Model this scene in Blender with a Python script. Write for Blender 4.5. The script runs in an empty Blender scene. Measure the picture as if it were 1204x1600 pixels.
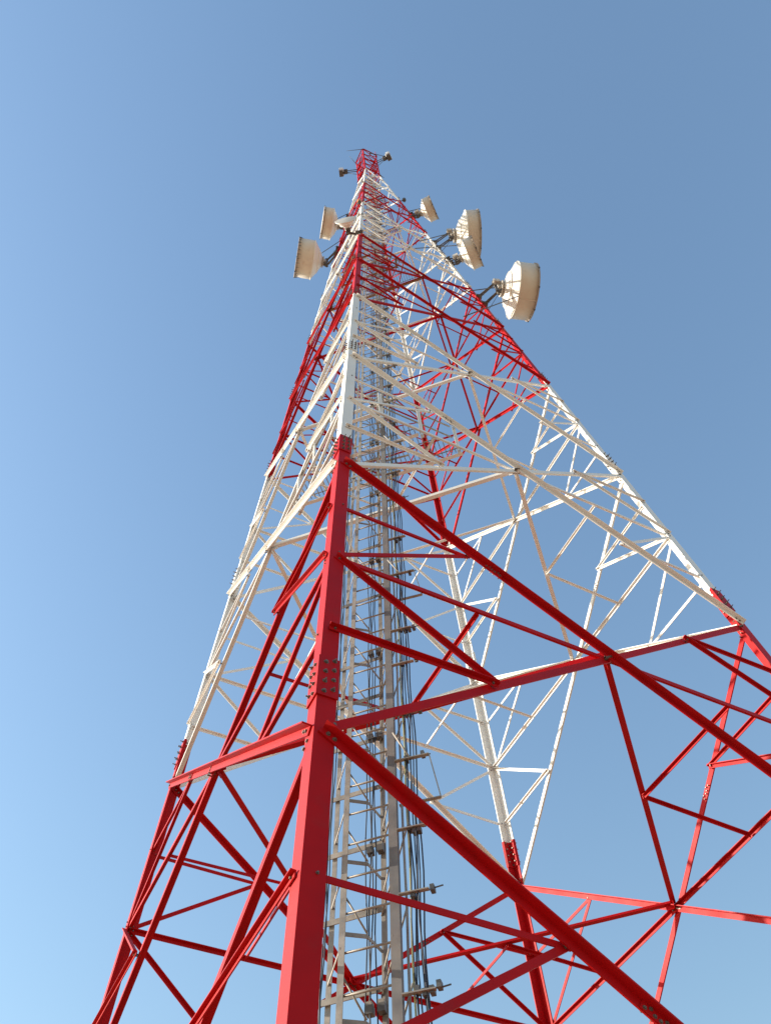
import bpy, math, random
from mathutils import Vector, Matrix
random.seed(7)
scene = bpy.context.scene
C = scene.collection
V = Vector

# ------------------------------------------------------------ units
# The survey works in units of half the tower's top width; S turns them into metres.
S = 0.55
CAMU = V((-12.0174, -17.8398, -0.645))
ZG = CAMU.z - 1.6 / S                      # ground level in survey units
def W(p): return V((p[0] * S, p[1] * S, (p[2] - ZG) * S))

# ------------------------------------------------------------ camera
yaw, pitch, roll = 0.5093, 1.0230, -0.0687
fw = V((math.cos(pitch) * math.sin(yaw), math.cos(pitch) * math.cos(yaw), math.sin(pitch)))
rt = V((math.cos(yaw), -math.sin(yaw), 0)); up = rt.cross(fw)
rt2 = rt * math.cos(roll) + up * math.sin(roll); up2 = -rt * math.sin(roll) + up * math.cos(roll)
cam_d = bpy.data.cameras.new('camera'); cam = bpy.data.objects.new('camera', cam_d); C.objects.link(cam)
m = Matrix((rt2, up2, -fw)).transposed().to_4x4(); m.translation = W(CAMU)
cam.matrix_world = m
cam_d.sensor_fit = 'VERTICAL'; cam_d.sensor_height = 24; cam_d.lens = 1395.95 / 1600 * 24
cam_d.shift_x = 0.0082; cam_d.shift_y = 0.0031; cam_d.clip_start = 0.05; cam_d.clip_end = 20000
scene.camera = cam

# ------------------------------------------------------------ sky, sun, exposure
SUN_AZ = math.radians(147)                 # direction to the sun, counter-clockwise from +X
SUN_EL = math.radians(22)
w = bpy.data.worlds.new('World'); scene.world = w; w.use_nodes = True
nt = w.node_tree; sky = nt.nodes.new('ShaderNodeTexSky'); sky.sky_type = 'NISHITA'; sky.sun_disc = False
sky.sun_elevation = SUN_EL; sky.sun_rotation = math.radians(90) - SUN_AZ
sky.air_density = 2.0; sky.dust_density = 1.2; sky.ozone_density = 2.0; sky.altitude = 0
bg = nt.nodes['Background']
wb = nt.nodes.new('ShaderNodeMix'); wb.data_type = 'RGBA'; wb.blend_type = 'MULTIPLY'      # the camera's white balance
wb.inputs['Factor'].default_value = 1; wb.inputs['B'].default_value = (0.785, 0.89, 1.04, 1)
nt.links.new(sky.outputs[0], wb.inputs['A']); nt.links.new(wb.outputs['Result'], bg.inputs[0]); bg.inputs[1].default_value = 0.11
sd = bpy.data.lights.new('sun', 'SUN'); so = bpy.data.objects.new('sun', sd); C.objects.link(so)
sd.energy = 3.5; sd.angle = math.radians(0.5); sd.color = (1.0, 0.9, 0.76)
sdir = V((math.cos(SUN_EL) * math.cos(SUN_AZ), math.cos(SUN_EL) * math.sin(SUN_AZ), math.sin(SUN_EL)))
so.rotation_euler = sdir.to_track_quat('Z', 'Y').to_euler(); so.location = (0, 0, 90)
scene.view_settings.view_transform = 'Standard'; scene.view_settings.look = 'None'
scene.view_settings.exposure = 1.12; scene.view_settings.gamma = 1

# ------------------------------------------------------------ materials
def mat(name, col,  rough=0.5, metal=0.0, var=0.12, scale=6.0, dirt=None, dirt_amt=0.0, bump=0.06, coat=0.0, spec=0.5):
    m = bpy.data.materials.new(name); m.use_nodes = True; n = m.node_tree.nodes; l = m.node_tree.links
    b = n['Principled BSDF']; b.inputs['Roughness'].default_value = rough; b.inputs['Metallic'].default_value = metal; b.inputs['Specular IOR Level'].default_value = spec
    tc = n.new('ShaderNodeTexCoord')
    nz = n.new('ShaderNodeTexNoise'); nz.inputs['Scale'].default_value = scale; nz.inputs['Detail'].default_value = 6
    l.new(tc.outputs['Object'], nz.inputs['Vector'])
    hsv = n.new('ShaderNodeHueSaturation'); hsv.inputs['Color'].default_value = (*col, 1)
    mr = n.new('ShaderNodeMapRange'); mr.inputs['To Min'].default_value = 1 - var; mr.inputs['To Max'].default_value = 1 + var
    mr.inputs['From Min'].default_value = 0.3; mr.inputs['From Max'].default_value = 0.7
    l.new(nz.outputs['Fac'], mr.inputs['Value']); l.new(mr.outputs[0], hsv.inputs['Value'])
    out = hsv.outputs[0]
    if dirt:
        n2 = n.new('ShaderNodeTexNoise'); n2.inputs['Scale'].default_value = scale * 2.3; n2.inputs['Detail'].default_value = 4
        n2.inputs['Roughness'].default_value = 0.55
        l.new(tc.outputs['Object'], n2.inputs['Vector'])
        m2 = n.new('ShaderNodeMapRange'); m2.inputs['From Min'].default_value = 0.56; m2.inputs['From Max'].default_value = 0.74
        m2.inputs['To Max'].default_value = dirt_amt
        l.new(n2.outputs['Fac'], m2.inputs['Value'])
        mx = n.new('ShaderNodeMix'); mx.data_type = 'RGBA'; mx.inputs['B'].default_value = (*dirt, 1)
        l.new(m2.outputs[0], mx.inputs['Factor']); l.new(out, mx.inputs['A']); out = mx.outputs['Result']
    l.new(out, b.inputs['Base Color'])
    if bump:
        bp = n.new('ShaderNodeBump'); bp.inputs['Strength'].default_value = bump; bp.inputs['Distance'].default_value = 0.004
        n3 = n.new('ShaderNodeTexNoise'); n3.inputs['Scale'].default_value = 55; l.new(tc.outputs['Object'], n3.inputs['Vector'])
        l.new(n3.outputs['Fac'], bp.inputs['Height']); l.new(bp.outputs[0], b.inputs['Normal'])
    mr3 = n.new('ShaderNodeMapRange'); mr3.inputs['To Min'].default_value = rough * 0.75; mr3.inputs['To Max'].default_value = min(1, rough * 1.25)
    l.new(nz.outputs['Fac'], mr3.inputs['Value']); l.new(mr3.outputs[0], b.inputs['Roughness'])
    if coat: b.inputs['Coat Weight'].default_value = coat
    return m
RED = mat('red_paint', (0.44, 0.0045, 0.007), 0.5, spec=0.12, bump=0, var=0.15, scale=1.6, dirt=(0.26, 0.02, 0.02), dirt_amt=0.35)
WHITE = mat('white_paint', (0.80, 0.79, 0.765), 0.5, var=0.06, scale=0.5, dirt=(0.58, 0.52, 0.45), dirt_amt=0.30, bump=0)
ZINC = mat('galvanised_steel', (0.33, 0.30, 0.26), 0.55, 0.2, var=0.22, scale=9, dirt=(0.30, 0.24, 0.18), dirt_amt=0.5)
ZINCB = mat('grey_beam_steel', (0.19, 0.175, 0.165), 0.55, 0.2, var=0.2, scale=5, dirt=(0.24, 0.20, 0.16), dirt_amt=0.5)
ZINCD = mat('weathered_dark_steel', (0.13, 0.125, 0.12), 0.55, 0.5, var=0.3, scale=9)
BOLT = mat('bolt_steel', (0.17, 0.14, 0.12), 0.45, 0.5, var=0.2, scale=12)
RUB = mat('black_cable_jacket', (0.018, 0.022, 0.035), 0.5, var=0.2, bump=0)
GREYC = mat('grey_conduit', (0.32, 0.32, 0.31), 0.5, var=0.15, bump=0)
YEL = mat('yellow_green_wire', (0.36, 0.34, 0.12), 0.5, var=0.15, bump=0)
DISH = mat('dish_white', (0.80, 0.77, 0.71), 0.45, var=0.05, scale=1.4, dirt=(0.55, 0.48, 0.40), dirt_amt=0.22, bump=0)
DRUM = mat('shroud_white', (0.70, 0.64, 0.55), 0.5, var=0.06, scale=1.4, dirt=(0.45, 0.37, 0.29), dirt_amt=0.35, bump=0)
RIM = mat('weathered_rim', (0.34, 0.29, 0.25), 0.6, var=0.2, scale=4)
RADOME = mat('radome_fabric', (0.66, 0.64, 0.60), 0.6, var=0.05, scale=2)
BOX = mat('radio_box_grey', (0.50, 0.47, 0.42), 0.5, var=0.1, scale=5)
WBOX = mat('radio_box_white', (0.78, 0.78, 0.76), 0.45, var=0.04, scale=5)
RUST = mat('rust_brown', (0.26, 0.13, 0.06), 0.7, var=0.3, scale=9)
AMBER = mat('amber_lamp_glass', (0.72, 0.26, 0.03), 0.25, var=0.05, bump=0)
CONC = mat('concrete', (0.38, 0.36, 0.33), 0.85, var=0.15, scale=4)

# ------------------------------------------------------------ mesh helpers (all input in survey units)
class MB:
    def __init__(s): s.v = []; s.f = []; s.mi = []; s.sm = []
    def add(s, vs, fs, mi=0, smooth=False):
        o = len(s.v); s.v += [V(p) for p in vs]
        for f in fs: s.f.append([i + o for i in f]); s.mi.append(mi); s.sm.append(smooth)
    def prism(s, prof, P, Q, e, n, mi=0):
        """extrude a 2D profile (along e, n) from P to Q"""
        k = len(prof); vs = [P + e * a + n * b for a, b in prof] + [Q + e * a + n * b for a, b in prof]
        fs = [[i, (i + 1) % k, k + (i + 1) % k, k + i] for i in range(k)] + [list(range(k))[::-1], list(range(k, 2 * k))]
        s.add(vs, fs, mi)
    def box(s, c, ex, ey, ez, mi=0):
        vs = [c + ex * a + ey * b + ez * d for d in (-1, 1) for a, b in ((-1, -1), (1, -1), (1, 1), (-1, 1))]
        s.add(vs, [[3, 2, 1, 0], [4, 5, 6, 7], [0, 1, 5, 4], [1, 2, 6, 5], [2, 3, 7, 6], [3, 0, 4, 7]], mi)
    def bar(s, P, Q, wd, th, nrm, mi=0):
        P = V(P); Q = V(Q); a = (Q - P).normalized(); e = V(nrm).cross(a)
        if e.length < 1e-5: e = V((1, 0, 0)).cross(a)
        e.normalize(); n = a.cross(e)
        s.prism([(-wd / 2, -th / 2), (wd / 2, -th / 2), (wd / 2, th / 2), (-wd / 2, th / 2)], P, Q, e, n, mi)
    def tube(s, pts, r, seg=8, mi=0, smooth=True):
        pts = [V(p) for p in pts]; rings = []
        rr = r if isinstance(r, (list, tuple)) else [r] * len(pts)
        ref = None; o = len(s.v)
        for i, p in enumerate(pts):
            a = (pts[min(i + 1, len(pts) - 1)] - pts[max(i - 1, 0)]).normalized()
            if ref is None: ref = V((0, 0, 1)).cross(a) if abs(a.z) < .95 else V((1, 0, 0)).cross(a)
            e = (ref - a * ref.dot(a)).normalized(); ref = e; n = a.cross(e)
            s.v += [p + (e * math.cos(2 * math.pi * k / seg) + n * math.sin(2 * math.pi * k / seg)) * rr[i] for k in range(seg)]
        for i in range(len(pts) - 1):
            for k in range(seg):
                s.f.append([o + i * seg + k, o + i * seg + (k + 1) % seg, o + (i + 1) * seg + (k + 1) % seg, o + (i + 1) * seg + k]); s.mi.append(mi); s.sm.append(smooth)
        s.f.append([o + k for k in range(seg)][::-1]); s.mi.append(mi); s.sm.append(False)
        s.f.append([o + (len(pts) - 1) * seg + k for k in range(seg)]); s.mi.append(mi); s.sm.append(False)
    def lathe(s, c, ax, prof, seg=48, mi=0, smooth=True):
        """revolve profile [(distance along ax, radius)...] round ax at c"""
        ax = V(ax).normalized(); e = V((0, 0, 1)).cross(ax)
        if e.length < .01: e = V((1, 0, 0))
        e.normalize(); n = ax.cross(e); o = len(s.v)
        for d, r in prof:
            s.v += [V(c) + ax * d + (e * math.cos(2 * math.pi * k / seg) + n * math.sin(2 * math.pi * k / seg)) * r for k in range(seg)]
        for i in range(len(prof) - 1):
            for k in range(seg):
                s.f.append([o + i * seg + k, o + i * seg + (k + 1) % seg, o + (i + 1) * seg + (k + 1) % seg, o + (i + 1) * seg + k]); s.mi.append(mi); s.sm.append(smooth)
    def bolt(s, p, n, r=0.034, h=0.026, back=0.09, mi=1):
        n = V(n).normalized()
        s.tube([V(p) - n * back, V(p) + n * 0.002], r * .85, 6, mi, False)
        s.tube([V(p), V(p) + n * 0.006], r * 1.45, 10, mi, False)
        s.tube([V(p) + n * 0.006, V(p) + n * h], r, 6, mi, False)
    def build(s, name, mats, parent=None, base=None, recalc=True):
        if not isinstance(mats, (list, tuple)): mats = [mats]
        if base is None: base = tuple(parent['_b']) if parent is not None and '_b' in parent else (0, 0, ZG)
        b = W(base) if base is not None else V()
        me = bpy.data.meshes.new(name)
        me.from_pydata([tuple(W(p) - b) for p in s.v], [], s.f)
        for mt in mats: me.materials.append(mt)
        me.polygons.foreach_set('material_index', s.mi); me.polygons.foreach_set('use_smooth', s.sm)
        if recalc:
            import bmesh
            bm = bmesh.new(); bm.from_mesh(me); bmesh.ops.recalc_face_normals(bm, faces=bm.faces); bm.to_mesh(me); bm.free()
        o = bpy.data.objects.new(name, me); C.objects.link(o)
        o['_b'] = tuple(base)
        if parent is not None: o.parent = parent
        else: o.location = b
        return o
def tag(o, label=None, cat=None, group=None, kind=None):
    if label: o['label'] = label
    if cat: o['category'] = cat
    if group: o['group'] = group
    if kind: o['kind'] = kind
    return o
THINGS = []
def thing(name, base, label, cat, group=None):
    o = bpy.data.objects.new(name, None); C.objects.link(o); o.location = W(base); o.empty_display_size = 0.3
    o['_b'] = tuple(base); THINGS.append(o)
    return tag(o, label, cat, group)

# ------------------------------------------------------------ ground
g = MB(); R = 9000 / S; k = 96
rings = [0, 4, 8, 14, 24, 40, 70, 120, 240, 600, 2000, R]
pts = []
for r in rings[1:]:
    for i in range(k):
        a = 2 * math.pi * i / k
        h = 0.0 if r < 14 else min(0.3, r * 0.004) * math.sin(a * 5 + r * .3) * math.cos(r * .11 + a * 2)
        pts.append(V((r * math.cos(a), r * math.sin(a), ZG + h)))
vs = [V((0, 0, ZG))] + pts
fs = [[0, 1 + i, 1 + (i + 1) % k] for i in range(k)]
for j in range(len(rings) - 2):
    for i in range(k):
        a = 1 + j * k; b = a + k
        fs.append([a + i, b + i, b + (i + 1) % k, a + (i + 1) % k])
g.add(vs, fs)
SAND = mat('dry_sandy_ground', (0.34, 0.21, 0.125), 0.95, var=0.18, scale=0.35, dirt=(0.26, 0.15, 0.08), dirt_amt=0.6, bump=0.6)
ground = g.build('ground', SAND); ground['kind'] = 'structure'

# ------------------------------------------------------------ tower geometry
ZB = 111.3158; TAPER = 0.0689; ZTOP = 124.6
def half(z): return 1.0 if z >= ZB else 1 + (ZB - z) * TAPER
SG = {'A': (-1, -1), 'B': (1, -1), 'D': (1, 1), 'C': (-1, 1)}
def corner(l, z): h = half(z); return V((SG[l][0] * h, SG[l][1] * h, z))
LV = [-2.2, 10.179, 21.572, 32.286, 42.768, 52.440, 61.648, 70.860, 79.419, 87.5, 95.35, 103.4, 111.316]
NAMES = 'ABDC'
FACES = [('A', 'B'), ('B', 'D'), ('D', 'C'), ('C', 'A')]
SPL = [11.9, 23.25, 33.9, 44.1, 53.8, 63.0, 72.1, 80.6, 88.6, 96.5, 104.5]
FLW = [.375, .355, .355, .33, .31, .28, .25, .225, .20, .185, .17, .16]
def flange(z):
    for s_, f_ in zip(SPL, FLW):
        if z < s_: return f_
    return FLW[-1]
PAINT = [(23.52, 0), (43.5, 1), (61.9, 0), (79.65, 1), (95.4, 0), (110.9, 1), (999, 0)]   # 0 red, 1 white
def paint(z):
    for z_, c_ in PAINT:
        if z < z_: return c_
LT = 0.045                                   # leg plate thickness
def facen(l, m2, z):
    a = corner(l, z); b = corner(m2, z); c = corner(l, z + 5)
    n = (b - a).cross(c - a).normalized()
    mid = (a + b) / 2
    if n.x * mid.x + n.y * mid.y < 0: n = -n
    return n
base = (0, 0, ZG)
tower = thing('lattice_tower', base, 'tall four-legged steel lattice mast painted in red and white bands against the blue sky', 'tower')

# legs
for li, l in enumerate(NAMES):
    pv = NAMES[(li - 1) % 4]; nx = NAMES[(li + 1) % 4]
    cuts = sorted(set([-2.45] + SPL + [p[0] for p in PAINT[:-1]] + [ZB, ZTOP]))
    mb = MB()
    for z0, z1 in zip(cuts[:-1], cuts[1:]):
        zm = (z0 + z1) / 2; F = flange(zm); c = paint(zm)
        P = corner(l, z0); Q = corner(l, z1)
        e1 = (corner(nx, zm) - corner(l, zm)).normalized(); e2 = (corner(pv, zm) - corner(l, zm)).normalized()
        t = LT * (F / .4) ** .5
        def prof(X): return [X, X + e1 * F, X + e1 * F + e2 * t, X + e1 * t + e2 * t, X + e1 * t + e2 * F, X + e2 * F]
        vs = prof(P) + prof(Q)
        mb.add(vs, [[i, (i + 1) % 6, 6 + (i + 1) % 6, 6 + i] for i in range(6)] + [[5, 4, 3, 2, 1, 0], [6, 7, 8, 9, 10, 11]], c)
    leg = mb.build('leg', [RED, WHITE], tower)
    # splice sleeves: outer and inner angles with bolts
    for zi, z in enumerate(SPL):
        if z > 100: continue
        L = 0.62 if z < 60 else .45
        F = flange(z - .5); t = 0.03; n1 = facen(l, nx, z); n2 = facen(l, pv, z)
        P = corner(l, z - L - .25); Q = corner(l, z + L - .35)
        e1 = (corner(nx, z) - corner(l, z)).normalized(); e2 = (corner(pv, z) - corner(l, z)).normalized()
        # the step of the lower leg shows as a collar just below
        sp = MB()
        for n_, e_, oth in ((n1, e1, n2), (n2, e2, n1)):
            o_ = n_ * 0.003
            sp.prism([(0.0, 0), (F + .012, 0), (F + .012, t), (-t, t)], P + o_, Q + o_, e_, n_, 0)
            o_ = -n_ * (LT + .004) + e_ * (LT + .02)
            sp.prism([(0.0, 0), (F - LT - .03, 0), (F - LT - .03, -t), (0, -t)], P + o_, Q + o_, e_, n_, 0)
            ax = (Q - P); rows = 4 if z < 60 else 3
            for k_ in range(rows):
                for col in (.3, .75):
                    f_ = (k_ + .5 + (.22 if col > .5 else -.1)) / rows
                    p_ = P + ax * f_ + e_ * F * col
                    sp.bolt(p_ + n_ * (t + .003), n_, r=.034 if z < 40 else .028, h=.034, back=.17)
                    sp.tube([p_ + n_ * t, p_ + n_ * (t + (.06 if z < 14 else .12) + .02 * math.sin(p_.z * 37))], .016, 6, 1)
        c = paint(z - .6)
        sp.build('splice_plate', [RED if c == 0 else WHITE, BOLT if z < 20 or c == 1 else BOLT], leg)
    # climbing pegs / stray bolts between nodes
    # base plate and footing
    ft = MB(); cb = corner(l, -2.45); ft.box(V((cb.x * 1.0 - SG[l][0] * .15, cb.y - SG[l][1] * .15, -2.49)), V((.5, 0, 0)), V((0, .5, 0)), V((0, 0, .04)))
    ft.build('base_plate', RED, leg)
    fo = MB(); c0 = V((cb.x - SG[l][0] * .15, cb.y - SG[l][1] * .15, 0))
    fo.prism([(-.85, -.85), (.85, -.85), (.85, .85), (-.85, .85)], V((c0.x, c0.y, ZG - .3)), V((c0.x, c0.y, -2.535)), V((1, 0, 0)), V((0, 1, 0)))
    fo.build('footing', CONC, tower)

# angle member lying in a face plane
def member(mb, P, Q, n, a, t, layer, mi=0, lt=LT, flip=False, ext=0.0, bolts=(0, 0), skew=0.0, sec=None):
    """layer>0: on the outer side of the leg flange, layer<0: on the inner side; |layer| - 1 is a small extra offset"""
    ax = (Q - P).normalized(); P = P - ax * ext; Q = Q + ax * ext
    e = n.cross(ax).normalized()
    if e.z < 0: e = -e
    if flip: e = -e
    d = n if layer > 0 else -n
    off = (0.003 if layer > 0 else lt + 0.003) + (abs(layer) - 1)
    o = d * off
    b = sec or a
    mb.prism([(-a / 2, 0), (a / 2, 0), (a / 2, b), (a / 2 - t, b), (a / 2 - t, t), (-a / 2, t)], P + o, Q + o, e, d, mi)
    r = max(.018, min(.034, a * .16)); face = n
    for end, nb in ((0, bolts[0]), (1, bolts[1])):
        for k_ in range(nb):
            s_ = ext + a * .0 + (k_) * a * .75 + .02
            p_ = (P + ax * (s_ + a * .3)) if end == 0 else (Q - ax * (s_ + a * .3))
            p_ = p_ + n * ((t + 0.004 + (abs(layer) - 1)) if layer > 0 else 0.003) - e * a * .05
            mb.bolt(p_, n, r=r, h=.03, back=lt + a * .35 + .05, mi=2)
def att(l, m2, z, F=None):
    """attachment point of a face member on leg l towards leg m2, at height z"""
    F = F or flange(z); e = (corner(m2, z) - corner(l, z)).normalized()
    return corner(l, z) + e * F * .5
DA = [.19, .19, .17, .155, .145, .135, .12, .11, .105, .10, .09, .08]
RA = [.135, .135, .115, .105, .095, .085, .08, .07, .065, .06, .055, .05]
PA = [.17, .165, .15, .135, .12, .11, .10, .09, .08, .075, .07, .065]
panel_col = [0, 0, 1, 1, 0, 0, 1, 1, 0, 0, 1, 1]
MATS = [RED, WHITE, BOLT]
strut_jobs = []                              # collected, then the largest 100 get objects of their own
def strut(P, Q, n, a, layer, mi, pi, bolts=(1, 1), flip=False):
    strut_jobs.append((pi, P, Q, n, a, layer, mi, bolts, flip))
X = {}
for i in range(12):
    z0, z1 = LV[i], LV[i + 1]; w0, w1 = half(z0), half(z1); tt = w0 / (w0 + w1); zx = z0 + (z1 - z0) * tt
    c = panel_col[i]; a = DA[i]; t = .032 if i < 5 else .024
    zd = [0, 0]
    for fi, (l, m2) in enumerate(FACES):
        n = facen(l, m2, zx)
        # outer diagonal: descends from l to m2; inner one rises from l to m2
        nb = 2 if i < 4 else (1 if i < 7 else 0)
        lo = .07; hi = .07
        PT = att(l, m2, z1 - hi); PB = att(m2, l, z0 + lo)
        mb = MB(); member(mb, PT, PB, n, a, t, 1.0, c, ext=.08 if i < 6 else .05, bolts=(nb, nb))
        if i < 6:                            # bolted butt splice just past the crossing
            ax = (PB - PT).normalized(); e = n.cross(ax)
            e = -e if e.z < 0 else e
            for fr in (.31,) if i == 0 else (.28,):
                cpt = PT + (PB - PT) * fr + n * (t + .006)
                mb.prism([(-a * .46, 0), (a * .40, 0), (a * .40, .02), (-a * .46, .02)], cpt - ax * a * 1.5, cpt + ax * a * 1.5, e, n, c)
                for s1 in (-1.15, -.7, -.25, .25, .7, 1.15):
                    mb.bolt(cpt + ax * a * s1 + e * a * (.14 if abs(s1) == .7 else -.2) + n * .02, n, r=.024, h=.022, back=.1, mi=2)
        mb.build('diagonal_brace', MATS, tower)
        QB = att(l, m2, z0 + lo); QT = att(m2, l, z1 - hi)
        mb = MB(); member(mb, QB, QT, n, a, t, -1.0, c, ext=.02, bolts=(nb, nb))
        # filler between the two diagonals where they cross
        xc = (PT + (PB - PT) * (w1 / (w0 + w1))); ax = (QT - QB).normalized(); e = n.cross(ax)
        mb.prism([(-a * .5, 0.001), (a * .5, 0.001), (a * .5, LT + .001), (-a * .5, LT + .001)], xc - ax * a * .5 - n * (LT + .001), xc + ax * a * .5 - n * (LT + .001), e, n, c)
        if i < 7:
            for s1 in (-.9, -.55, -.2, .2, .55, .9): mb.bolt(xc + ax * a * s1 + n * (t + .006), n, r=.026, h=.024, back=.14, mi=2)
        mb.build('diagonal_brace', MATS, tower)
        xc = V((xc.x, xc.y, zx)); X[(i, fi)] = (xc, n)
        # secondary bracing on both sides of the crossing
        r = RA[i]
        for side, (u, v2) in enumerate(((l, m2), (m2, l))):
            M_ = att(u, v2, zx); up_n = att(u, v2, z1 - hi); lo_n = att(u, v2, z0 + lo)
            P1 = (up_n + xc) / 2; P2 = (lo_n + xc) / 2
            Qu = att(u, v2, (zx + z1) / 2); Ql = att(u, v2, (zx + z0) / 2)
            # layer opposite to the diagonal they meet
            s1 = -1 if side == 0 else 1; s2 = -s1
            strut(M_, xc - (xc - M_).normalized() * a * .3, n, r * 1.08, -1.0, c, i)
            if i < 10:
                strut(M_ + V((0, 0, r * .9)), P1, n, r * .95, s1 * 1.005, c, i)
                strut(M_ - V((0, 0, r * .9)), P2, n, r, s2 * 1.005, c, i, flip=False)
            if i < 7:
                strut(Qu, P1, n, r * .85, s1 * (1.012 if s1 > 0 else 1.012), c, i)
                strut(Ql, P2, n, r, s2 * 1.012, c, i)
    # plan diamond between the four crossings
    for fi in range(4):
        A_, nA = X[(i, fi)]; B_, nB = X[(i, (fi + 1) % 4)]
        lift = V((0, 0, .13 * DA[i] / .19)); A2 = A_ - nA * .14 + lift; B2 = B_ - nB * .14 + lift; ax = (B2 - A2).normalized(); h = V((0, 0, 1)); pa = PA[i]
        mb = MB(); e = h.cross(ax); mid = (A2 + B2) / 2
        if e.dot(V((mid.x, mid.y, 0))) < 0: e = -e
        mb.prism([(-pa / 2, 0), (pa / 2, 0), (pa / 2, pa), (pa / 2 - .026, pa), (pa / 2 - .026, .026), (-pa / 2, .026)], A2, B2, e, h, c)
        for q_, n_, dr in ((A2, nA, 1), (B2, nB, -1)):
            a_ = q_ + ax * dr * .02 - h * .16; b_ = q_ + ax * dr * .26 - h * .16
            mb.prism([(-.012, 0), (.012, 0), (.012, .155), (-.012, .155)], a_, b_, e, h, c)
        mb.build('plan_brace', MATS, tower)
        if i < 8:                            # hip struts from the middle of the diamond to the struts at mid height
            l_ = FACES[fi][1]                # the leg between the two faces
            hb = MB()
            for xc_, n_, oth in ((A_, nA, FACES[fi][0]), (B_, nB, FACES[(fi + 1) % 4][1])):
                Mp = att(l_, oth, zx); tgt = (Mp + xc_) / 2 - n_ * .12
                m_ = MB(); ra = RA[i] * .72
                st = mid - h * .03; axx = (tgt - st).normalized(); e_ = h.cross(axx)
                m_.prism([(-ra / 2, 0), (ra / 2, 0), (ra / 2, -ra), (ra / 2 - .02, -ra), (ra / 2 - .02, -.02), (-ra / 2, -.02)], st, tgt, e_, h, c)
                m_.build('hip_brace', MATS, tower)
strut_jobs.sort(key=lambda j: (abs(j[0] - 1.2), -1))
many = MB()
order = sorted(range(len(strut_jobs)), key=lambda k_: {1: 0, 2: 1, 0: 2, 3: 3}.get(strut_jobs[k_][0], strut_jobs[k_][0] + 4))
for rank, k_ in enumerate(order):
    pi, P, Q, n, a, layer, mi, bolts, flip = strut_jobs[k_]
    if pi > 5: bolts = (0, 0)
    mb = MB() if rank < 100 else many
    member(mb, P, Q, n, a, .024 if pi < 4 else .02, layer, mi, bolts=bolts, flip=flip, ext=.06, sec=a * .85)
    if rank < 100: mb.build('bracing_strut', MATS, tower)
o = many.build('bracing_strut', MATS, tower); o['kind'] = 'stuff'; o['label'] = 'thin secondary bracing bars of the lattice higher up'

# straight top section
zs = [ZB + .15, 114.6, 117.9, 121.2, ZTOP - .05]
for z0, z1 in zip(zs[:-1], zs[1:]):
    for l, m2 in FACES:
        n = facen(l, m2, z1 + 1); mb = MB()
        member(mb, att(l, m2, z1 - .06), att(m2, l, z0 + .1), n, .085, .018, 1.0, 0)
        member(mb, att(l, m2, z0 + .1), att(m2, l, z1 - .06), n, .085, .018, -1.0, 0)
        member(mb, att(l, m2, (z1 + z0) / 2), att(m2, l, (z0 + z1) / 2), n, .07, .018, -1.1, 0)
        mb.build('top_brace', MATS, tower)
for z in (zs[0], zs[2], zs[-1]):
    for l, m2 in FACES:
        mb = MB(); member(mb, att(l, m2, z), att(m2, l, z), facen(l, m2, 118), .12, .02, 1.03, 0); mb.build('top_ring', MATS, tower)
# denser red infill bars below the cap
# ------------------------------------------------------------ rest platforms (parts of the tower)
def platform(z, umin_off, umax_off, col, steps=0.16, posts=True):
    w_ = half(z); u0 = -w_ * 2 ** .5 + umin_off; u1 = -w_ * 2 ** .5 + umax_off
    du = V((1, 1, 0)).normalized(); dv = V((1, -1, 0)).normalized()
    def vlim(u): return (u + w_ * 2 ** .5) - .25
    pl = thing_part = MB()
    P = lambda u, v, dz=0: du * u + dv * v + V((0, 0, z + dz))
    # bearer beams (channels)
    for u in (u0, (u0 + u1) / 2, u1):
        v = vlim(u)
        pl.prism([(-.06, 0), (.06, 0), (.06, .22), (.035, .22), (.035, .03), (-.06, .03)], P(u, -v, -.24), P(u, v, -.24), du, V((0, 0, 1)), 0)
    fr = pl.build('platform_frame', col, tower)
    gr = MB(); v = -vlim(u1)
    while v < vlim(u1):
        ua = max(u0, abs(v) + .25 - w_ * 2 ** .5)
        if not (-0.55 < v < 0.55 and ua < u0 + 1.5):
            gr.box((P(ua, v) + P(u1, v)) / 2 + V((0, 0, .03)), du * (u1 - ua) / 2, dv * .012, V((0, 0, .028)))
        else:
            gr.box((P(u0 + 1.5, v) + P(u1, v)) / 2 + V((0, 0, .03)), du * (u1 - u0 - 1.5) / 2, dv * .012, V((0, 0, .028)))
        v += steps
    for u in [u1 - .12 - .62 * k_ for k_ in range(5)]:
        if u < u0: break
        vv = vlim(u)
        if u < u0 + 1.5:
            gr.bar(P(u, -vv, .06), P(u, -.62, .06), .03, .02, (0, 0, 1)); gr.bar(P(u, .62, .06), P(u, vv, .06), .03, .02, (0, 0, 1))
        else: gr.bar(P(u, -vv, .06), P(u, vv, .06), .03, .02, (0, 0, 1))
    gr.build('platform_grating', ZINC, fr)
    if posts:
        for s_ in (-1, 1):
            for u in (u0 + .25, u0 + 1.35, u1 - .1):
                v = s_ * (vlim(u) - .05)
                p0 = P(u, v, -.2); p1 = P(u, v, 1.95)
                gd = MB(); gd.prism([(-.07, 0), (.07, 0), (.07, .11), (.05, .11), (.05, .02), (-.07, .02)], p0, p1, du, dv * s_, 0)
                gd.build('railing_post', col, fr)
        for s_ in (-1, 1):
            for hz in (1.0, 1.9):
                rl = MB()
                a0 = P(u0 + .25, s_ * (vlim(u0 + .25) - .12), hz); a1 = P(u1 - .1, s_ * (vlim(u1 - .1) - .12), hz)
                rl.tube([a0, a1], .03, 6)
                rl.build('railing', ZINC, fr)
platform(27.25, .92, 3.4, WHITE)
platform(57.4, .8, 3.4, RUST)
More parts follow.
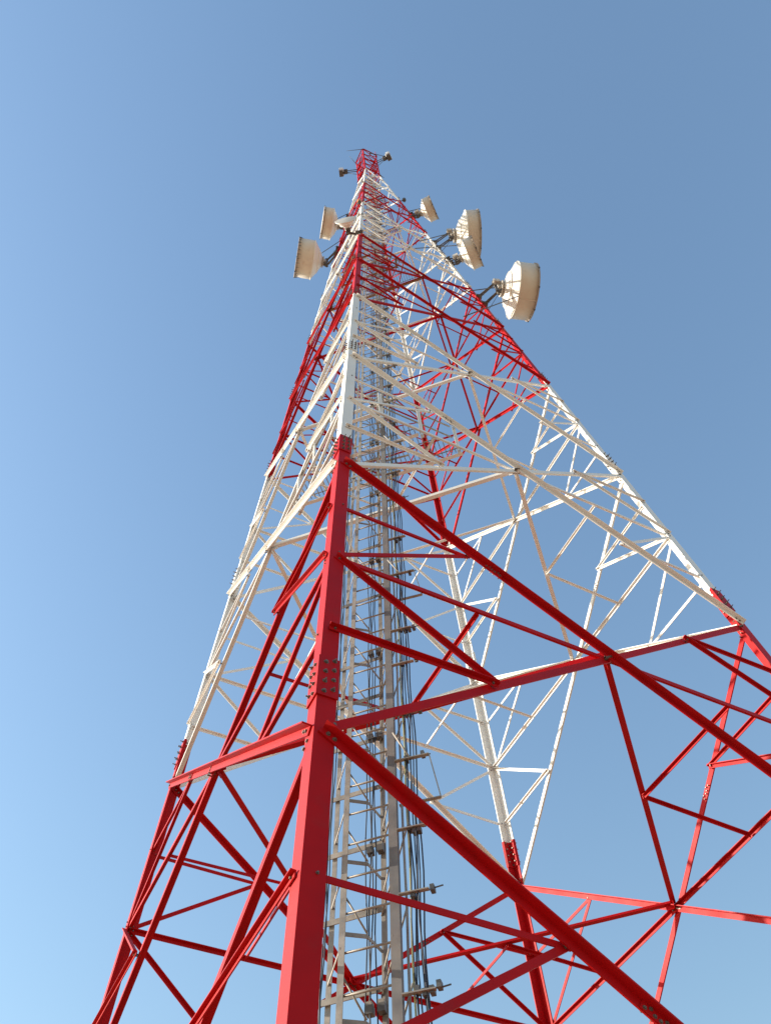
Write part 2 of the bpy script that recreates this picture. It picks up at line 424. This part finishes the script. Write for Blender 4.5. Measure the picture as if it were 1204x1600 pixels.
platform(75.4, .7, 2.8, WHITE, .2)
platform(91.6, .6, 2.2, RED, .2, False)

# ------------------------------------------------------------ climbing ladder and cable rack
def lad(a, b, z): w_ = half(z); return V((-w_ + a * min(1, .45 + .55 * max(0, (w_ - 1)) / 1.2) if w_ < 2.2 else -w_ + a, -w_ + b * min(1, .45 + .55 * max(0, (w_ - 1)) / 1.2) if w_ < 2.2 else -w_ + b, z))
FLo, FRo, BLo, BRo = (1.1, 1.18), (1.654, .62), (1.3, 2.05), (1.9, 1.4)
Z0, Z1 = ZG + .05, 110.0
ladder = thing('access_ladder', (lad(*FLo, ZG)[0], lad(*FLo, ZG)[1], ZG), 'long galvanised climbing ladder and cable rack running up inside the near leg', 'ladder')
zz = [Z0 + (Z1 - Z0) * i / 40 for i in range(41)]
rd = V((1, -1, 0)).normalized(); dd = V((1, 1, 0)).normalized()
def railmesh(off, prof):
    mb = MB()
    for a_, b_ in zip(zz[:-1], zz[1:]):
        mb.prism(prof, lad(*off, a_), lad(*off, b_ ), rd, dd)
    return mb
def Lp(a, t): return [(0, 0), (a, 0), (a, t), (t, t), (t, a), (0, a)]
railmesh(FLo, Lp(.095, .018)).build('rail', ZINC, ladder)
railmesh(FRo, [(0, 0), (.145, 0), (.145, .10), (.127, .10), (.127, .018), (.018, .018), (.018, .10), (0, .10)]).build('rail', ZINCB, ladder)
railmesh(BLo, Lp(.085, .018)).build('rail', ZINC, ladder)
railmesh(BRo, Lp(.09, .018)).build('rail', ZINC, ladder)
z = ZG + .62; k_ = 0; rest = MB()
while z < 110:
    mb = MB() if k_ < 100 else rest
    mb.tube([lad(*FLo, z) + rd * .05 + dd * .04, lad(*FRo, z) + rd * .03 + dd * .05], .018, 8)
    if k_ < 100: mb.build('rung', ZINC, ladder)
    k_ += 1; z += .66
o = rest.build('rung', ZINC, ladder); o['kind'] = 'stuff'
# rack crossbars, tie rods and brackets
z = ZG + .9; k_ = 0; far = MB(); zfar = 60
ties = MB()
while z < 106:
    b0 = lad(*BLo, z); b1 = lad(*BRo, z)
    tgt_bar = MB() if z < zfar else far
    tgt_bar.bar(b0 - rd * .08 - dd * .03, b1 + rd * .05 - dd * .03, .095, .018, dd)
    # side pieces tying front and rear rails
    for f_, bk in ((FLo, BLo), (FRo, BRo)):
        tgt_bar.bar(lad(*f_, z + .3) + rd * .03, lad(*bk, z + .3) + rd * .03, .045, .015, rd)
    # bent bracket behind the rungs with a thin tie rod
    c0 = lad(*FLo, z + .62) + dd * .1; c1 = c0 + (lad(*FRo, z + .62) - c0) * .42 + dd * .25; c2 = lad(*BRo, z + .62)
    tgt_bar.bar(c0, c1, .065, .015, dd); tgt_bar.bar(c1, c2, .055, .015, dd)
    tgt_bar.tube([lad(*FLo, z + 1.35) + dd * .05, c1 + V((0, 0, .05))], .016, 5)
    tgt_bar.tube([b1 + V((0, 0, -.1)), lad(*FRo, z + .9) + rd * .3 + V((0, 0, -.05))], .016, 5)
    if z < zfar: tgt_bar.build('rack_crossbar', ZINC, ladder)
    z += 1.34 if z < 14 else 2.68; k_ += 1
o = far.build('rack_crossbar', ZINC, ladder); o['kind'] = 'stuff'
# cable arms on the right of the rack with clamp blocks
z = ZG + 1.1; k_ = 0
OUT = V((.66, -.58, 0)).normalized()
arm_far = MB()
while z < 104:
    F = lad(*FRo, z) + rd * .145
    big = (k_ % 4 == 1)
    mb = MB() if z < zfar else arm_far
    L = .62 if big else .46
    mb.bar(F, F + OUT * L, .07, .02, (0, 0, 1), 0)
    if big:
        mb.bar(F + OUT * L, F + OUT * (L + .1) - V((0, 0, .9)) + dd * .1, .03, .02, OUT, 0)
        mb.bar(F + V((0, 0, -.9)) + dd * .1, F + OUT * (L + .1) - V((0, 0, .9)) + dd * .1, .06, .02, (0, 0, 1), 0)
        mb.tube([F + V((0, 0, .7)), F + OUT * L * .45], .018, 5, 0)
    nclamp = random.randint(3, 5) if k_ % 2 == 0 else 2
    for j in range(nclamp):
        if z > 16 and j > 1: break
        q_ = F + OUT * (.2 + .30 * j / max(1, nclamp - 1)) + dd * .05
        mb.box(q_ + V((0, 0, random.uniform(-.06, .1))), OUT * .032, dd * .055, V((0, 0, .05)), 1)
        mb.tube([q_ - OUT * .02 + V((0, 0, .03)), q_ + OUT * (.12 + .05 * random.random()) + V((0, 0, .05))], .012, 5, 1)
    # clamp boxes on the rear rails
    if k_ % 2 == 0:
        for off, s_ in ((BRo, -.16), (BRo, .02)):
            q_ = lad(*off, z + .3) + rd * s_ - dd * .06
            cb_ = MB() if z < zfar else arm_far
            cb_.box(q_, rd * .055, dd * .06, V((0, 0, .06)), 1); cb_.box(q_ + V((0, 0, .088)), rd * .045, dd * .05, V((0, 0, .03)), 0)
            cb_.tube([q_ + V((0, 0, .1)), q_ + V((0, 0, .2))], .012, 5, 1)
            if z < zfar: cb_.build('cable_clamp', [ZINC, ZINCD], ladder)
    if z < zfar: mb.build('cable_arm', [ZINC, ZINCD], ladder)
    z += (1.25 if k_ % 2 else 1.6) * (1 if z < 14 else 1.5); k_ += 1
o = arm_far.build('cable_arm', [ZINC, ZINCD], ladder); o['kind'] = 'stuff'

# cables
def cable(off, dx, dy, r, m_, label, cat='cable', group=None, ztop=108, sag=.02, name='feeder_cable'):
    pts = []; n_ = 120; ph = random.random() * 6
    for i in range(n_ + 1):
        z = ZG + .02 + (ztop - ZG) * i / n_
        j = sag * math.sin(z * 2.1 + ph) + sag * .6 * math.sin(z * .73 + ph * 2)
        pts.append(lad(*off, z) + rd * (dx + j) + dd * (dy + sag * .6 * math.cos(z * 1.7 + ph)))
    mb = MB(); mb.tube(pts, r, 6)
    b_ = pts[0]; o = mb.build(name, m_, base=(b_.x, b_.y, ZG))
    return tag(o, label, cat, group)
for j in range(6):
    cable(FRo, .31 + .036 * j + (.03 if j % 3 == 0 else 0), .03 + .05 * (j % 3), .010 + .002 * (j % 2), RUB, 'thin black cable in the bundle hanging on arms right of the ladder', group='black cables right of the ladder', ztop=[104, 62, 96, 72, 78, 60, 88][j])
for j in range(4):
    cable(BRo, -.22 + .05 * j, -.10 + .03 * (j % 2), .011, RUB, 'blue-black cable clamped along the rear rail of the ladder', group='cables on the rear rail', ztop=[100, 84, 66, 92][j])
for j in range(3):
    cable(BLo, .05 + .045 * j, -.35 - .06 * j, .011, RUB, 'blue-black cable between the two left rails of the ladder', group='cables between the left rails', ztop=[98, 64, 83][j])
cable(FRo, .31, .05, .013, YEL, 'yellow-green earthing wire running up beside the black cable bundle', 'wire', name='earthing_wire', ztop=58, sag=.01)
cable(FRo, .22, .10, .02, GREYC, 'grey conduit just right of the thick ladder rail', 'conduit', name='conduit', ztop=108, sag=.006)

# ------------------------------------------------------------ microwave dishes
def dish(name, leg, z, az, r, R_, drum, cone, label, arms=2, hooks=False, stay=None, off=None, boxes=True):
    az = math.radians(az); d = V((math.cos(az), math.sin(az), 0)); s_ = V((-math.sin(az), math.cos(az), 0)); h = V((0, 0, 1))
    P = corner(leg, z); c = P + d * r if off is None else P + V(off)
    hub = c - d * cone * R_
    t = thing(name, (c.x, c.y, c.z), label, 'dish antenna', 'microwave dishes on the mast')
    # reflector: shallow truncated cone with rolled lip
    mb = MB(); mb.lathe(c, d, [(-cone * R_, .02), (-cone * R_, .22 * R_), (-cone * R_ * .92, .27 * R_), (-cone * R_ * .55, .60 * R_), (-cone * R_ * .25, .82 * R_), (0, 1.0 * R_), (.02 * R_, 1.02 * R_), (.04 * R_, 1.0 * R_), (0.0, .96 * R_), (-cone * R_ * .5, .55 * R_), (-cone * R_ * .85, .05)], 56)
    rf = mb.build('reflector', DISH, t)
    rb = MB()
    for rr_, dd_ in ((.62, .53), (1.005, .0)):
        rb.lathe(c, d, [(-cone * R_ * dd_ - .03, rr_ * R_), (-cone * R_ * dd_ - .035, rr_ * R_ + .03), (-cone * R_ * dd_ + .03, rr_ * R_ + .045), (-cone * R_ * dd_ + .035, rr_ * R_)], 56)
    rb.build('stiffening_ring', DISH, rf)
    if drum:
        mb = MB(); D_ = drum * R_
        mb.lathe(c, d, [(.03 * R_, 1.0 * R_), (D_, 1.0 * R_), (D_, .975 * R_), (.03 * R_, .975 * R_)], 64)
        for q_ in (.0, 2.2, 4.3):             # overlapping sheet seams
            a0 = s_ * math.cos(q_ + .4) + h * math.sin(q_ + .4); tn = d.cross(a0)
            mb.bar(c + a0 * (R_ * 1.008) + d * .03 * R_, c + a0 * (R_ * 1.008) + d * D_, .05, .02, a0)
        sh = mb.build('shroud', DRUM, t)
        mb = MB(); mb.lathe(c, d, [(D_ - .03 * R_, 1.002 * R_), (D_ - .03 * R_, 1.03 * R_), (D_ + .02 * R_, 1.035 * R_), (D_ + .03 * R_, 1.0 * R_), (D_ + .005, .95 * R_)], 64)
        mb.build('rim', RIM, sh)
        mb = MB(); mb.lathe(c, d, [(D_, .985 * R_), (D_ + .015 * R_, .6 * R_), (D_ + .02 * R_, .001)], 48); mb.build('radome', RADOME, t)
        # latches on the rim
        la = MB()
        for q_ in range(8):
            a_ = q_ * math.pi / 4 + .3; a0 = s_ * math.cos(a_) + h * math.sin(a_)
            la.box(c + a0 * R_ * 1.04 + d * D_, d * .05, d.cross(a0) * .05, a0 * .03)
        la.build('latch', ZINCD, sh)
        if hooks:
            hk = MB()
            for q_ in range(28):
                a_ = q_ * 2 * math.pi / 28; a0 = s_ * math.cos(a_) + h * math.sin(a_)
                p0 = c + a0 * R_ * 1.02 + d * (D_ - .02)
                hk.tube([p0 + a0 * .05, p0 + a0 * .02 - d * .12, p0 - d * .30], [.03, .02, .008], 5)
            hk.build('radome_hook', ZINCD, sh)
    else:
        mb = MB(); mb.lathe(c, d, [(.03, .99 * R_), (.05 * R_ + .03, .6 * R_), (.07 * R_ + .03, .001)], 40); mb.build('radome', RADOME, t)
    # hub plate, pole, arms
    mt = MB(); mt.lathe(hub, d, [(.0, .30 * R_), (-.10, .30 * R_), (-.10, .001)], 20, smooth=False)
    mt.box(hub - d * .2, d * .12, s_ * .16 * R_ ** .5, h * .20 * R_ ** .5)
    mt.build('hub', BOX, t)
    dist = max(.5, (hub - P).dot(d)); pole = hub - d * (.42 if R_ > 1 else .22)
    po = MB(); H = .75 * R_
    po.tube([pole - h * H, pole + h * H], .075, 12); po.tube([pole + h * H, pole + h * (H + .01)], .078, 12)
    for k_ in (-.33, .33):
        po.box(pole + h * k_ * R_ + d * .13, d * .16, s_ * .13, h * .05)
        po.bar(pole + h * k_ * R_ + d * .2 - s_ * .13, hub + h * k_ * R_ * .5 - s_ * .15, .05, .05, h)
        po.bar(pole + h * k_ * R_ + d * .2 + s_ * .13, hub + h * k_ * R_ * .5 + s_ * .15, .05, .05, h)
    po.build('mount_pole', ZINCD, t)
    for k_ in (-.62, .62)[:arms]:
        ar = MB(); zc = pole.z + k_ * H
        lp = corner(leg, zc); inn = V((-SG[leg][0], -SG[leg][1], 0)).normalized()
        q_ = V((pole.x, pole.y, zc))
        ar.bar(lp + inn * .12 + s_ * .10, q_ + s_ * .06, .09, .06, h); ar.bar(lp + inn * .12 - s_ * .10, q_ - s_ * .06, .09, .06, h)
        ar.box(q_, d * .14, s_ * .16, h * .05); ar.box(lp + inn * .05, d * .22, s_ * .24, h * .06)
        for e_ in (-1, 1):
            ar.tube([q_ + s_ * .12 * e_ - d * .18, q_ + s_ * .12 * e_ + d * .22], .018, 6)
            ar.tube([lp + s_ * .2 * e_ - d * .3, lp + s_ * .2 * e_ + d * .3], .018, 6)
        ar.build('mount_arm', ZINCD, t)
    for (sa, sh_, tl, tz) in (stay or []):
        a_ = math.radians(sa); a0 = s_ * math.cos(a_) + h * math.sin(a_)
        st = MB(); st.tube([c + a0 * R_ * sh_ - d * cone * R_ * (1 - sh_) * 1.0 - d * .02, corner(tl[0], z + tz) * (1 - tl[2]) + corner(tl[1], z + tz) * tl[2]], .035, 8)
        st.build('stay_rod', ZINCD, t)
    if boxes:
        bx = MB(); bc = hub - d * .35 + h * .25 * R_ - s_ * .22 * R_ ** .5
        bx.box(bc, d * .2, s_ * .14, h * .24); 
        for k_ in range(5): bx.box(bc - d * .22 + s_ * (-.1 + .05 * k_), d * .03, s_ * .008, h * .21)
        bx.build('radio_unit', BOX, t)
        jp = MB(); jp.tube([bc - h * .24, bc - h * .6 - d * .1, V((pole.x, pole.y, pole.z - H * .9)), corner(leg, pole.z - H * 1.6) - V((SG[leg][0], SG[leg][1], 0)) * .12], .018, 6)
        jp.build('jumper_cable', RUB, t)
    return t
dish('microwave_dish', 'B', 58.5, -18, 1, 1.89, .66, .42, 'largest shrouded dish, lowest and rightmost on the right leg', off=(1.556, -1.556, 0), stay=[(90, .32, ('B', 'A', .18), -.3), (-95, .98, ('B', 'A', .33), -8.3)])
dish('microwave_dish', 'B', 75.0, -28, 1, 2.0, .52, .46, 'big shrouded dish above and partly behind the overlapping one on the right leg', off=(1.77, -1.77, 0), stay=[(100, .45, ('B', 'A', .29), -2.5), (0, .4, ('B', 'A', .43), -7.5)])
dish('microwave_dish', 'B', 69.5, -51, 1, 1.24, .60, .46, 'medium shrouded dish overlapping the lower front of the big one on the right leg', off=(1.06, -1.06, 0))
dish('microwave_dish', 'B', 87.5, -51, 1, 1.16, .64, .46, 'smallest shrouded dish on the right leg, the topmost one', off=(.99, -.99, 0), stay=[(110, .6, ('B', 'A', .12), .5)])
dish('microwave_dish', 'C', 84.5, 165, 1, 1.80, .85, .5, 'shrouded dish with hooks round its radome, the lower one on the left', hooks=True, off=(-1.7, 1.7, 0), stay=[(100, .98, ('C', 'A', .15), 1.2)])
dish('microwave_dish', 'C', 96.0, 165, 1, 1.62, .62, .42, 'shrouded dish with smooth rim, the upper one on the left', off=(-1.2, 1.2, 0), stay=[(90, .95, ('C', 'A', .1), .9), (-80, .7, ('C', 'A', .1), -1.4)])
dish('microwave_dish', 'A', 62.6, 232, 1, .72, 0, .78, 'small open dish without a shroud on the near leg, seen from below', off=(-1.17, -.34, 0), arms=1, boxes=False)

# ------------------------------------------------------------ radio units and rods at the top
def radio(leg, z, off, label):
    P = corner(leg, z); c = P + V(off); d = V((off[0], off[1], 0)).normalized(); s_ = V((-d.y, d.x, 0)); h = V((0, 0, 1))
    t = thing('radio_unit', (c.x, c.y, c.z - .6), label, 'radio unit', 'radio units at the mast top')
    mb = MB(); mb.box(c, d * .26, s_ * .45, h * .62)
    for k_ in range(6): mb.box(c - d * .30 + s_ * (-.36 + .14 * k_), d * .04, s_ * .015, h * .5)
    mb.build('case', WBOX, t)
    mb = MB(); mb.box(c - h * .92, d * .24, s_ * .36, h * .24); mb.build('lower_case', ZINCD, t)
    mb = MB(); p = c - d * .55; mb.tube([p - h * 1.1, p + h * 1.1], .085, 10)
    for k_ in (-.6, .5):
        mb.box(p + h * k_, d * .2, s_ * .2, h * .09); mb.box(p + h * k_ + d * .25, d * .12, s_ * .14, h * .05)
        mb.tube([P + h * (k_ * 1.1), p + h * k_], .05, 8)
    mb.lathe(p - d * .12, -d, [(-.05, .1), (.0, .30), (.16, .30), (.16, .001)], 20)
    mb.tube([P - h * 2.6, p - h * .9], .03, 6)
    mb.build('bracket', ZINCD, t)
radio('B', 120.5, (.99, -1.24, 0), 'small white radio unit on a bracket at the right of the mast top')
radio('C', 120.0, (-1.7, 1.04, 0), 'small white radio unit on a bracket at the left of the mast top')
def rod(P, Q, r, label, m_=ZINCD, cat='rod', name='antenna_rod'):
    mb = MB(); P = V(P); Q = V(Q); mb.tube([P, P + (Q - P) * .5, Q], [r, r * .8, r * .5], 8)
    mb.box(P, V((r * 2, 0, 0)), V((0, r * 2, 0)), V((0, 0, r * 2)))
    return tag(mb.build(name, m_, base=tuple(P)), label, cat)
tp = corner('A', ZTOP); rod(tp, tp + V((-1.83, 1.1, 0)), .04, 'thin horizontal rod sticking out left from the mast top')
tp = corner('C', ZTOP - .2); rod(tp, tp + V((-1.2, -.5, 0.1)), .035, 'short slanting rod below the horizontal one, left of the mast top')
tp = corner('B', ZTOP); rod(tp, tp + V((.3, .5, 7.0)), .05, 'thin red lightning rod standing on the mast top', RED, 'lightning rod', 'lightning_rod')
tp = corner('B', ZTOP); rod(tp + V((-.9, 0, -.1)), tp + V((1.1, -.5, 0)), .05, 'horizontal bar reaching right to the radio unit at the mast top')
tp = corner('B', 111.4); rod(tp, tp + V((.5, 0, 0)), .05, 'short stub rod where the red top section begins on the right')
# obstruction lights
def lamp(P, d, label, amber=True):
    P = V(P); d = V(d).normalized(); h = V((0, 0, 1)); q = P + d * .38
    t = thing('obstruction_light', tuple(P), label, 'warning light')
    mb = MB(); mb.bar(P, q, .07, .05, h); mb.box(q, V((.14, 0, 0)), V((0, .14, 0)), h * .05); mb.build('bracket', ZINCD, t)
    mb = MB(); mb.lathe(q + h * .05, h, [(0, .16), (.12, .2), (.42, .2), (.56, .14), (.62, .001)], 20); mb.build('lens', AMBER if amber else ZINCD, t)
P = corner('A', 76.3); lamp(P, (-.8, -.6, 0), 'small amber warning light on the near leg above the open dish')
P = corner('B', 95.2); lamp(P, (.8, -.5, 0), 'small dark warning light on the right leg where red turns white', False)

for t in C.objects:
    if '_b' in t: del t['_b']
